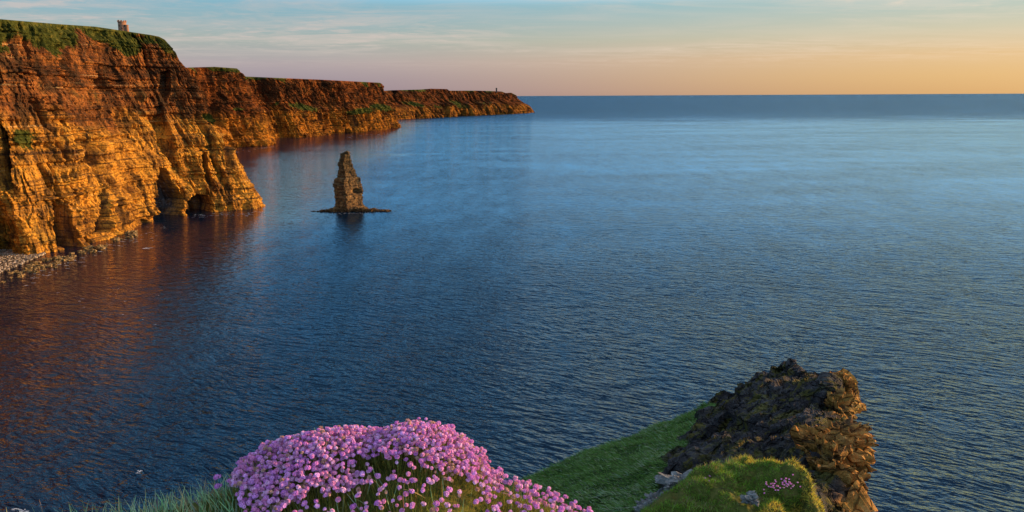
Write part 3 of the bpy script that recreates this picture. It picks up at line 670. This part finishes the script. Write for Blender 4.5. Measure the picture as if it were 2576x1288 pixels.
# ------------------------------------------------------------------ grass blades
def blades(P0, D0, L, Wd, bend, col, seed=0, seg=3, tipcol=None, rise=None):
    """tapering curved blades; P0 base points, D0 unit directions"""
    r_ = np.random.default_rng(seed); n = len(P0)
    a = r_.random(n)*2*np.pi; side = np.column_stack([np.cos(a), np.sin(a), np.zeros(n)])
    side -= D0*(side*D0).sum(1)[:, None]; side /= np.linalg.norm(side, axis=1)[:, None]
    bd = np.cross(side, D0)
    V = np.zeros((n, seg+1, 2, 3)); C = np.zeros((n, seg+1, 2, 3))
    for k_ in range(seg+1):
        u = k_/seg; c_ = P0+D0*(L*u)[:, None]+bd*(bend*L*u*u)[:, None]; c_[:, 2] -= (np.abs(bend)*L*u*u*.5)
        w_ = Wd*(1-u**1.6)*.5+Wd*.03
        V[:, k_, 0] = c_-side*w_[:, None]; V[:, k_, 1] = c_+side*w_[:, None]
        cc_ = col if tipcol is None else col*(1-u)+tipcol*u
        C[:, k_, 0] = cc_; C[:, k_, 1] = cc_
    b0 = (np.arange(n)*(seg+1)*2)[:, None]
    f = np.stack([b0+2*k_+np.array([[0, 1, 3, 2]]) for k_ in range(seg)], 1).reshape(-1, 4)
    return V.reshape(-1, 3), f, C.reshape(-1, 3)
def leaf_mat(name, trans=.35, rough=.6):
    m, t = new_mat(name)
    c = t.n('ShaderNodeAttribute', attribute_name='col').outputs['Color']
    d = t.n('ShaderNodeBsdfPrincipled', {'Base Color': c, 'Roughness': rough, 'Specular IOR Level': .2})
    tr = t.n('ShaderNodeBsdfTranslucent', {'Color': c})
    mx = t.n('ShaderNodeMixShader', {0: trans, 1: d.outputs[0], 2: tr.outputs[0]}); t.n('ShaderNodeOutputMaterial', {0: mx.outputs[0]}); return m
M_BLADE = leaf_mat('grass_blade'); M_PETAL = leaf_mat('petal', .3, .7)
def jit(n, base, var, r_):
    return np.clip(np.array(base)[None, :]*(1+var*r_.normal(size=(n, 1)))+np.array(base)[None, :]*.12*r_.normal(size=(n, 3)), 0.002, 1)

# green slope of the headland
r_ = np.random.default_rng(31)
ii = r_.integers(0, NR-1, 260000); jj = r_.integers(0, NC-1, 260000)
ok = (HEADR[ii, jj] < .45) & (ri[ii] > 1.5) & (ri[ii] < 9) & (ci_[jj] > 2.4) & (ci_[jj] < 7)
pp = HEADP[ii, jj]; qx, qy = proj(pp); ok &= (qy < 1330) & (qx > 1150)
ii, jj = ii[ok][:90000], jj[ok][:90000]; pp = HEADP[ii, jj]; nn = HEADN[ii, jj]; n = len(pp)
dr = nn*.5+np.array([-.75, -.35, .15])+r_.normal(size=(n, 3))*.25; dr /= np.linalg.norm(dr, axis=1)[:, None]
col = jit(n, (.115, .23, .045), .3, r_); pale = r_.random(n) < .16*(.5+sstep(-.1, .4, fbm(pp[:, 0]/2, pp[:, 1]/2, 0, 3, 93))*1.5); col[pale] = jit(pale.sum(), (.36, .46, .28), .2, r_)
V, f, C = blades(pp, dr, r_.uniform(.10, .26, n)*np.clip(1+1.8*fbm(pp[:, 0]/1.1, pp[:, 1]/1.1, 0, 3, 94), .4, 2.6), np.full(n, .020), r_.uniform(-.4, .4, n), col, 3)
o = mesh_np('slope_grass', V, f, M_BLADE, {'col': C}); meta(o, 'short wind-combed grass covering the shaded slope of the headland', 'grass', kind='stuff')

# ------------------------------------------------------------------ mounds (knoll and flower bank)
def mound(sil, Yb, rows, name, mat, label, lump=.02, ls=.2, x0=None, x1=None, n1=260, n2=200, sub=0.0, seed=0, attrs=None):
    xs_, ys_ = zip(*sil); px_ = np.linspace(xs_[0], xs_[-1], n1); py_ = np.interp(px_, xs_, ys_)
    k_ = 3; py_ = np.convolve(np.pad(py_, k_, 'edge'), np.ones(2*k_+1)/(2*k_+1), 'valid')
    B_ = np.array([at_y(a, b, y) for a, b, y in zip(px_, py_, np.interp(px_, *Yb))]); B_[:, 2] -= sub
    dy, dz = zip(*rows)       # metres towards the eye, drop
    tt = np.linspace(dy[0], dy[-1], n2); zz_ = np.interp(tt, dy, dz)
    k_ = 4; zz_ = np.convolve(np.pad(zz_, k_, 'edge'), np.ones(2*k_+1)/(2*k_+1), 'valid')
    P = np.zeros((n2, n1, 3)); sc_ = (B_[None, :, 1]-tt[:, None])/B_[None, :, 1]
    P[..., 1] = B_[None, :, 1]-tt[:, None]; P[..., 0] = B_[None, :, 0]*np.where(tt[:, None] > 0, .55+.45*sc_, 1.0); P[..., 2] = B_[None, :, 2]-zz_[:, None]
    P[..., 2] += lump*fbm(P[..., 0]/ls, P[..., 1]/ls, 0, 4, seed)
    N = gnormals(P); N = np.where((N[..., 2] < 0)[..., None], -N, N)
    return P, N
# knoll
m, t = new_mat('turf')
pos = t.n('ShaderNodeNewGeometry').outputs['Position']; n2_ = t.noise(pos, 5, 6, .7)
finish(t, t.ramp(n2_, [(.3, (.030, .028, .010)), (.5, (.075, .085, .018)), (.7, (.16, .13, .04))]), .95, None, .05); M_TURF = m
KS = [(1480, 1420), (1560, 1330), (1620, 1268), (1660, 1235), (1700, 1205), (1760, 1168), (1830, 1150), (1880, 1143), (1930, 1150), (1960, 1162), (2000, 1176), (2035, 1192), (2055, 1225), (2080, 1262), (2100, 1320), (2120, 1400)]
KP, KN = mound(KS, ([1480, 1700, 1880, 2000, 2120], [11.5, 12.2, 12.5, 12.0, 10.5]), [(-3.5, 9), (-1.0, 1.6), (-.35, .25), (0, 0), (.5, .02), (1.5, .22), (3, .55), (6, 1.1)], 'knoll', M_TURF, '', .50, .85, sub=.12, seed=4, n1=420, n2=360)
skirt = KP[:1].copy(); skirt[..., 2] = 60; o = mesh_np('knoll', np.concatenate([skirt, KP], 0).reshape(-1, 3), gridF(KP.shape[0]+1, KP.shape[1]), M_TURF, smooth=True); meta(o, 'grassy knoll in front of the crag', 'knoll', kind='structure')
r_ = np.random.default_rng(33); M_ = 150000
ii = r_.integers(0, KP.shape[0], M_); jj = r_.integers(0, KP.shape[1], M_); pp = KP[ii, jj]+r_.normal(size=(M_, 3))*.01
qx, qy = proj(pp); ok = (qy < 1340) & (qy > 1100) & (fbm(pp[:, 0]/.4, pp[:, 1]/.4, 0, 4, 90) > -.16); pp = pp[ok]; nn = KN[ii, jj][ok]; n = len(pp)
tuft = fbm(pp[:, 0]/.45, pp[:, 1]/.45, 0, 3, 91)
dr = nn*.7+np.array([.10, -.15, .45])+r_.normal(size=(n, 3))*.30+np.column_stack([tuft, -tuft, tuft*0])*.6; dr /= np.linalg.norm(dr, axis=1)[:, None]
col = jit(n, (.16, .28, .030), .3, r_); yel = fbm(pp[:, 0]/.8, pp[:, 1]/.8, 3, 3, 92)+.35*(qx[ok]-1950)/150 > .08  # yellow patches, more to the right where golden sunlight is put into the blades
col[yel] = jit(yel.sum(), (.55, .46, .06), .3, r_); dry = r_.random(n) < .04+.30*sstep(.05, .4, fbm(pp[:, 0]/.35, pp[:, 1]/.35, 7, 3, 96)); col[dry] = jit(dry.sum(), (.34, .27, .13), .2, r_)
V, f, C = blades(pp, dr, r_.uniform(.03, .10, n)*np.clip(1+1.6*tuft, .3, 3), np.full(n, .007), r_.uniform(-.5, .5, n), col, 5)
o = mesh_np('knoll_grass', V, f, M_BLADE, {'col': C}); meta(o, 'bright green and straw turf on the knoll before the crag', 'grass', kind='stuff')

# flower bank
FS = [(-100, 1350), (100, 1334), (240, 1322), (350, 1306), (400, 1296), (470, 1276), (540, 1262), (575, 1250), (605, 1222), (650, 1190), (720, 1165), (800, 1146), (880, 1141), (945, 1150), (1000, 1130), (1060, 1120), (1110, 1138), (1150, 1164), (1190, 1198), (1215, 1228), (1240, 1255), (1300, 1282), (1360, 1300), (1420, 1330), (1480, 1362), (1600, 1450)]
BP, BN = mound(FS, ([-100, 400, 700, 1050, 1250, 1600], [2.5, 2.6, 2.8, 2.85, 2.75, 2.4]), [(-1.6, 3.6), (-.5, .55), (-.2, .10), (-.08, .018), (0, 0), (.1, .0), (.3, .03), (.6, .11), (1.2, .35)], 'bank', M_TURF, '', .025, .25, n1=420, n2=300, seed=6)
o = mesh_np('bank', BP.reshape(-1, 3), gridF(*BP.shape[:2]), M_TURF, smooth=True); meta(o, 'turf bank at the cliff edge under the flowers', 'bank', kind='structure')
r_ = np.random.default_rng(41)
# head positions by dart throwing
def dens(px, py):
    main = poly_mask(px, py, [(618, 1320), (600, 1270), (572, 1212), (605, 1150), (700, 1095), (850, 1065), (1060, 1045), (1160, 1085), (1245, 1190), (1250, 1215), (1190, 1215), (1110, 1175), (1010, 1150), (900, 1150), (880, 1180), (940, 1200), (900, 1235), (780, 1245), (700, 1300)], 14)
    bare = np.exp(-((px-980)/110)**2-((py-1172)/17)**2)*.8+np.exp(-((px-760)/60)**2-((py-1270)/16)**2)*.6
    base = np.where((px > 610) & (px < 1490), .13, 0)
    base = np.where((px > 1200) & (py < 1250), 0.15, base)
    return np.clip(base*(1-.9*np.clip(bare, 0, 1))+main*(1-.6*np.clip(bare, 0, 1)), 0, 1)
M_ = 60000
ii = r_.integers(0, BP.shape[0], M_); jj = r_.integers(0, BP.shape[1], M_)
base_ = BP[ii, jj]+np.column_stack([r_.uniform(-.004, .004, M_), r_.uniform(-.004, .004, M_), np.zeros(M_)]); nn = BN[ii, jj]
ln = r_.uniform(.062, .105, M_)
dr = nn*.6+np.array([0, -.02, .8])+r_.normal(size=(M_, 3))*.09; dr /= np.linalg.norm(dr, axis=1)[:, None]
hd = base_+dr*ln[:, None]; qx, qy = proj(hd)
ok = r_.random(M_) < dens(qx, qy); ok &= (qy < 1330)
keep = []; cellh = {}
for i in np.nonzero(ok)[0]:
    p_ = hd[i]; key = tuple((p_//.02).astype(int)); bad = False
    for dx in (-1, 0, 1):
        for dy in (-1, 0, 1):
            for dz in (-1, 0, 1):
                for j in cellh.get((key[0]+dx, key[1]+dy, key[2]+dz), ()):
                    if np.sum((hd[j]-p_)**2) < .0142**2: bad = True; break
    if not bad: cellh.setdefault(key, []).append(i); keep.append(i)
keep = np.array(keep); print('flowers', len(keep))
def head_mesh(seed, R_=.0092, nf=17):
    g = np.random.default_rng(seed); V, Fs, C = [], [], []; R_ *= [1.0, .85, 1.1, .95, 1.05, .8, 1.0][seed]; hue = np.array([[.84, .37, .78], [.90, .40, .66], [.78, .30, .72], [.92, .52, .78], [.84, .32, .62], [.60, .36, .28], [.88, .44, .82]][seed])
    for k_ in range(nf):
        ph = k_*2.39996+g.normal()*.1; cz = 1-1.30*(k_+.5)/nf; rz = math.sqrt(max(0, 1-cz*cz))
        n_ = np.array([rz*math.cos(ph), rz*math.sin(ph), cz]); n_ /= np.linalg.norm(n_); c_ = n_*R_*np.array([1, 1, .75])*(1+g.normal()*.20)
        a_ = np.cross(n_, [.3, .9, .1]); a_ /= np.linalg.norm(a_); b_ = np.cross(n_, a_); pr = .0062*(1+g.normal()*.15); th0 = g.random()*6
        cl = hue*(1+g.normal()*.16)
        for p5 in range(5):
            th = th0+p5*2*math.pi/5; e_ = a_*math.cos(th)+b_*math.sin(th); f_ = -a_*math.sin(th)+b_*math.cos(th)
            o_ = len(V); V += [c_-n_*.0012, c_+e_*pr*.62+f_*pr*.46+n_*.0006, c_+e_*pr+n_*.0002, c_+e_*pr*.62-f_*pr*.46+n_*.0006]
            Fs.append([o_, o_+1, o_+2, o_+3]); C += [cl*.75, cl, cl*1.12, cl]
    # papery brown-green calyx under the florets
    V2, F2 = lathe([(.0006, -.0075), (.0040, -.0055), (.0062, -.001), (.0055, .003), (.001, .005)], 8); o_ = len(V)
    V = np.vstack([np.array(V), V2]); Fs = np.vstack([np.array(Fs), F2+o_]); C = np.vstack([np.array(C), np.tile([.36, .13, .20], (len(V2), 1))])
    return V, Fs, np.clip(C, 0, 1)
HV = [head_mesh(i) for i in range(7)]
hdat = []
for i, (V, Fc, C) in enumerate(HV):
    o = mesh_np('flower_head', V, Fc, M_PETAL, {'col': C}); hdat.append(o.data); bpy.data.objects.remove(o)
SV, SF = lathe([(.0008, 0), (.0007, .5), (.00065, 1.0)], 5)
SVs = SV.copy(); SVs[:, 0] += .0
o = mesh_np('stem', SVs, SF, M_BLADE, {'col': np.tile([.26, .25, .05], (len(SVs), 1))}); sdat = o.data; bpy.data.objects.remove(o)
inframe = (qx[keep] > 530) & (qx[keep] < 1520) & (qy[keep] < 1284)
dist = np.linalg.norm(hd[keep]-np.array([0, 0, H]), axis=1)
order = keep[inframe][np.argsort(dist[inframe])]; indiv = order[:300]; rest = np.array(sorted(set(keep)-set(indiv)))
def place_flower(base, tip, v, sc_, label, yaw, grp='thrift flowers apart on the left'):
    d_ = Vector(tip-base); L_ = d_.length; rot = d_.to_track_quat('Z', 'Y')
    root = bpy.data.objects.new('thrift_flower', None); link(root); root.location = base; root.rotation_mode = 'QUATERNION'; root.rotation_quaternion = rot
    meta(root, label, 'flower', grp)
    s_ = bpy.data.objects.new('stem', sdat); link(s_); s_.parent = root; s_.scale = (1, 1, L_)
    h_ = bpy.data.objects.new('flower_head', hdat[v]); link(h_); h_.parent = root; h_.location = (0, 0, L_); h_.scale = (sc_,)*3; h_.rotation_euler.z = yaw
for i in indiv:
    x_ = qx[i]; lab = ('lilac thrift flower among the crowded heads at the left front of the cushion' if x_ < 850 else
        'pink thrift flower on a bare stem in the thin middle of the cushion' if x_ < 1150 else 'sunlit salmon pink thrift flower on the thinning right flank of the bank')
    grp = 'thrift flowers, '+('left front' if x_ < 850 else 'middle front' if x_ < 1150 else 'right flank')
    place_flower(base_[i], hd[i], int(r_.integers(7)), r_.uniform(.58, 1.02), lab, r_.random()*6, grp)
for (a, b, L_, lab) in [(545, 1201, .11, 'single lilac thrift flower standing apart above the left grass, the upper one'), (547, 1224, .10, 'single lilac thrift flower standing apart above the left grass, the lower one')]:
    tp = at_y(a, b, 2.62); place_flower(tp-np.array([-.01, 0, L_]), tp, 2, 1.1, lab, 1.0)
VV, FF, CC = [], [], []; o_ = 0
for i in rest:
    v = int(r_.integers(7)); V, Fc, C = HV[v]; d_ = Vector(hd[i]-base_[i]); M3 = np.array(d_.to_track_quat('Z', 'Y').to_matrix()); sc_ = r_.uniform(.58, 1.02); a_ = r_.random()*6
    Rz = np.array([[math.cos(a_), -math.sin(a_), 0], [math.sin(a_), math.cos(a_), 0], [0, 0, 1]])
    VV.append((V*sc_)@Rz.T@M3.T+hd[i]); FF.append(Fc+o_); o_ += len(V); CC.append(C)
    VS = SV.copy(); VS[:, 2] *= d_.length; VV.append(VS@M3.T+base_[i]); FF.append(SF+o_); o_ += len(SV); CC.append(np.tile([.26, .25, .05], (len(SV), 1)))
o = mesh_np('thrift_flowers', np.vstack(VV), np.vstack(FF), M_PETAL, {'col': np.vstack(CC)}); meta(o, 'mass of packed pink thrift flowers over the top of the cushion', 'flowers', kind='stuff')
# needle leaves and bare stems of the cushion
M_ = 130000
ii = r_.integers(0, BP.shape[0], M_); jj = r_.integers(0, BP.shape[1], M_); pp = BP[ii, jj]; nn = BN[ii, jj]; qx_, qy_ = proj(pp)
ok = (qx_ > 520) & (qx_ < 1560) & (qy_ < 1400); pp, nn, qx_ = pp[ok]+r_.normal(size=(ok.sum(), 3))*.004, nn[ok], qx_[ok]; n = len(pp)
dr = nn*.6+np.array([0, -.05, .6])+r_.normal(size=(n, 3))*.35; dr /= np.linalg.norm(dr, axis=1)[:, None]
col = jit(n, (.075, .15, .022), .3, r_); y_ = r_.random(n) < .35+.35*(qx_ > 1120); col[y_] = jit(y_.sum(), (.30, .28, .04), .25, r_)  # more yellow leaves on the right flank: sunlight put into their colour
V, f, C = blades(pp, dr, r_.uniform(.018, .045, n), np.full(n, .0016), r_.uniform(-.5, .5, n), col, 8, 2)
o = mesh_np('thrift_foliage', V, f, M_BLADE, {'col': C}); meta(o, 'fine needle leaves of the thrift cushion', 'foliage', kind='stuff')
M_ = 9000
ii = r_.integers(0, BP.shape[0], M_); jj = r_.integers(0, BP.shape[1], M_); pp = BP[ii, jj]; nn = BN[ii, jj]; qx_, qy_ = proj(pp)
ok = (qx_ > 600) & (qx_ < 1560) & (qy_ < 1400); pp, nn = pp[ok], nn[ok]; n = len(pp)
dr = nn*.6+np.array([0, -.02, .8])+r_.normal(size=(n, 3))*.10; dr /= np.linalg.norm(dr, axis=1)[:, None]
V, f, C = blades(pp, dr, r_.uniform(.05, .085, n), np.full(n, .0018), r_.uniform(-.1, .1, n), jit(n, (.30, .28, .05), .2, r_), 9, 2)
o = mesh_np('thrift_stems', V, f, M_BLADE, {'col': C}); meta(o, 'thin upright flower stalks without heads in the cushion', 'stems', kind='stuff')
# long grass on the left
M_ = 26000
ii = r_.integers(0, BP.shape[0], M_); jj = r_.integers(0, BP.shape[1], M_); pp = BP[ii, jj]; qx_, qy_ = proj(pp)
pr = np.interp(qx_, [0, 200, 320, 400, 460, 560, 640, 1200, 1450], [.05, .12, .30, .8, 1.0, 1.0, .22, .03, .03])
ok = (r_.random(M_) < pr) & (qx_ > 0) & (qx_ < 1500) & (qy_ < 1480); pp = pp[ok]; qx_ = qx_[ok]; n = len(pp)
dr = np.array([-.05, -.02, 1.0])+r_.normal(size=(n, 3))*.22; dr /= np.linalg.norm(dr, axis=1)[:, None]
col = jit(n, (.32, .47, .24), .25, r_); y_ = r_.random(n) < .18; col[y_] = jit(y_.sum(), (.40, .32, .15), .2, r_)
V, f, C = blades(pp, dr, r_.uniform(.045, .13, n), r_.uniform(.0022, .0056, n), r_.uniform(-.45, .45, n), col*.8, 10, 5, tipcol=np.clip(col*1.25, 0, 1))
o = mesh_np('long_grass', V, f, M_BLADE, {'col': C}); meta(o, 'long pale green grass blades left of the flower cushion', 'grass', kind='stuff')

# ------------------------------------------------------------------ stones and small thrift clumps on the knoll
m, t = new_mat('lichened_stone')
pos = t.n('ShaderNodeNewGeometry').outputs['Position']; a1 = t.noise(pos, 4, 5, .7); a2 = t.noise(pos, 22, 4, .7)
c = t.ramp(a1, [(.35, (.07, .07, .07)), (.6, (.22, .22, .21))]); c = t.mix(t.ramp(a2, [(.58, 0), (.68, 1)]), c, (.42, .42, .40, 1))
finish(t, c, .9, t.n('ShaderNodeBump', {'Strength': .6, 'Distance': .03, 'Height': a2}).outputs[0], .1); M_LICH = m
for (a, b_, Y_b, r, q1, q2, lab) in [(1722, 1222, 12.6, .24, 1.3, .6, 'broad pale lichened rock at the left shoulder of the grassy knoll'), (1796, 1194, 12.4, .13, 1.3, .6, 'small pale rock slab just under the crest of the knoll'),
        (1655, 1256, 12.6, .16, 1.2, .8, 'grey lichened rock below the broad pale rock at the knoll edge'), (1632, 1276, 12.4, .15, 1.4, .7, 'lowest pale rock of the chain down the left knoll edge'), (1888, 1251, 11.0, .09, 1.2, .8, 'lone white stone half sunk in the knoll turf')]:
    V, Fc = rock_lump((0, 0, 0), (r*q1, r, r*q2), int(a), .7, 50, 36); o = mesh_np('rock', V, Fc, M_LICH, smooth=False); o.location = at_y(a, b_, Y_b)-np.array([0, 0, .03]); meta(o, lab, 'rock')
for (a, b_, Y_b, n_, sp_, lab) in [(1791, 1212, 11.9, 34, .10, 'small lilac thrift clump beside the pale slab on the knoll'), (1943, 1222, 11.3, 26, .08, 'small thrift clump in the middle of the knoll turf'), (1988, 1215, 11.2, 30, .08, 'sunlit pink thrift clump at the right edge of the knoll'), (1672, 1268, 12.2, 22, .09, 'dim thrift clump below the pale rocks on the left')]:
    c0 = at_y(a, b_, Y_b); parts = []; cs = []
    for k_ in range(n_):
        V, Fc, C = HV[k_ % 5]; p_ = c0+r_.normal(size=3)*np.array([sp_, sp_, sp_*.35]); parts.append((V*1.15+p_, Fc)); cs.append(C)
    V, Fc = join(parts); o = mesh_np('thrift_clump', V, Fc, M_PETAL, {'col': np.vstack(cs)}); meta(o, lab, 'flowers')
# foam flecks where the swell touches rock
m, t = new_mat('foam'); finish(t, (.75, .78, .8, 1), .6); M_FOAM = m
fl = []
for (x0_, y0_, x1_, y1_, n_, sd_, s_) in [(470, 546, 665, 536, 60, 3.0, 1.0), (250, 628, 420, 575, 40, 7, .8), (60, 700, 240, 640, 40, 8, .8), (835, 537, 930, 536, 26, 1.2, .7), (365, 625, 375, 624, 5, 1.0, 1.5), (345, 1188, 356, 1183, 8, 2.0, .35), (30, 1280, 70, 1284, 12, 3, .4), (560, 385, 690, 368, 20, 1.5, 2.5), (860, 348, 985, 332, 14, 1.5, 3.5), (130, 740, 400, 760, 14, 30, .5)]:
    for k_ in range(n_):
        f_ = rs.random(); c = at_sea(x0_+(x1_-x0_)*f_, y0_+(y1_-y0_)*f_+rs.normal()*sd_); c[2] = .05
        n8 = 9; th = np.linspace(0, 2*np.pi, n8, endpoint=False); rad = s_*(.25+.9*rs.random(n8)); L_ = 1+2.5*rs.random()
        ring = np.column_stack([np.cos(th)*rad*L_, np.sin(th)*rad*.45, np.zeros(n8)])+c
        fl.append((np.vstack([ring, c]), np.stack([np.arange(n8), np.roll(np.arange(n8), -1), np.full(n8, n8)], 1)))
V, Fc = join(fl); o = mesh_np('foam', V, Fc, M_FOAM); meta(o, 'scattered white foam flecks along the waterline', 'foam', kind='stuff')
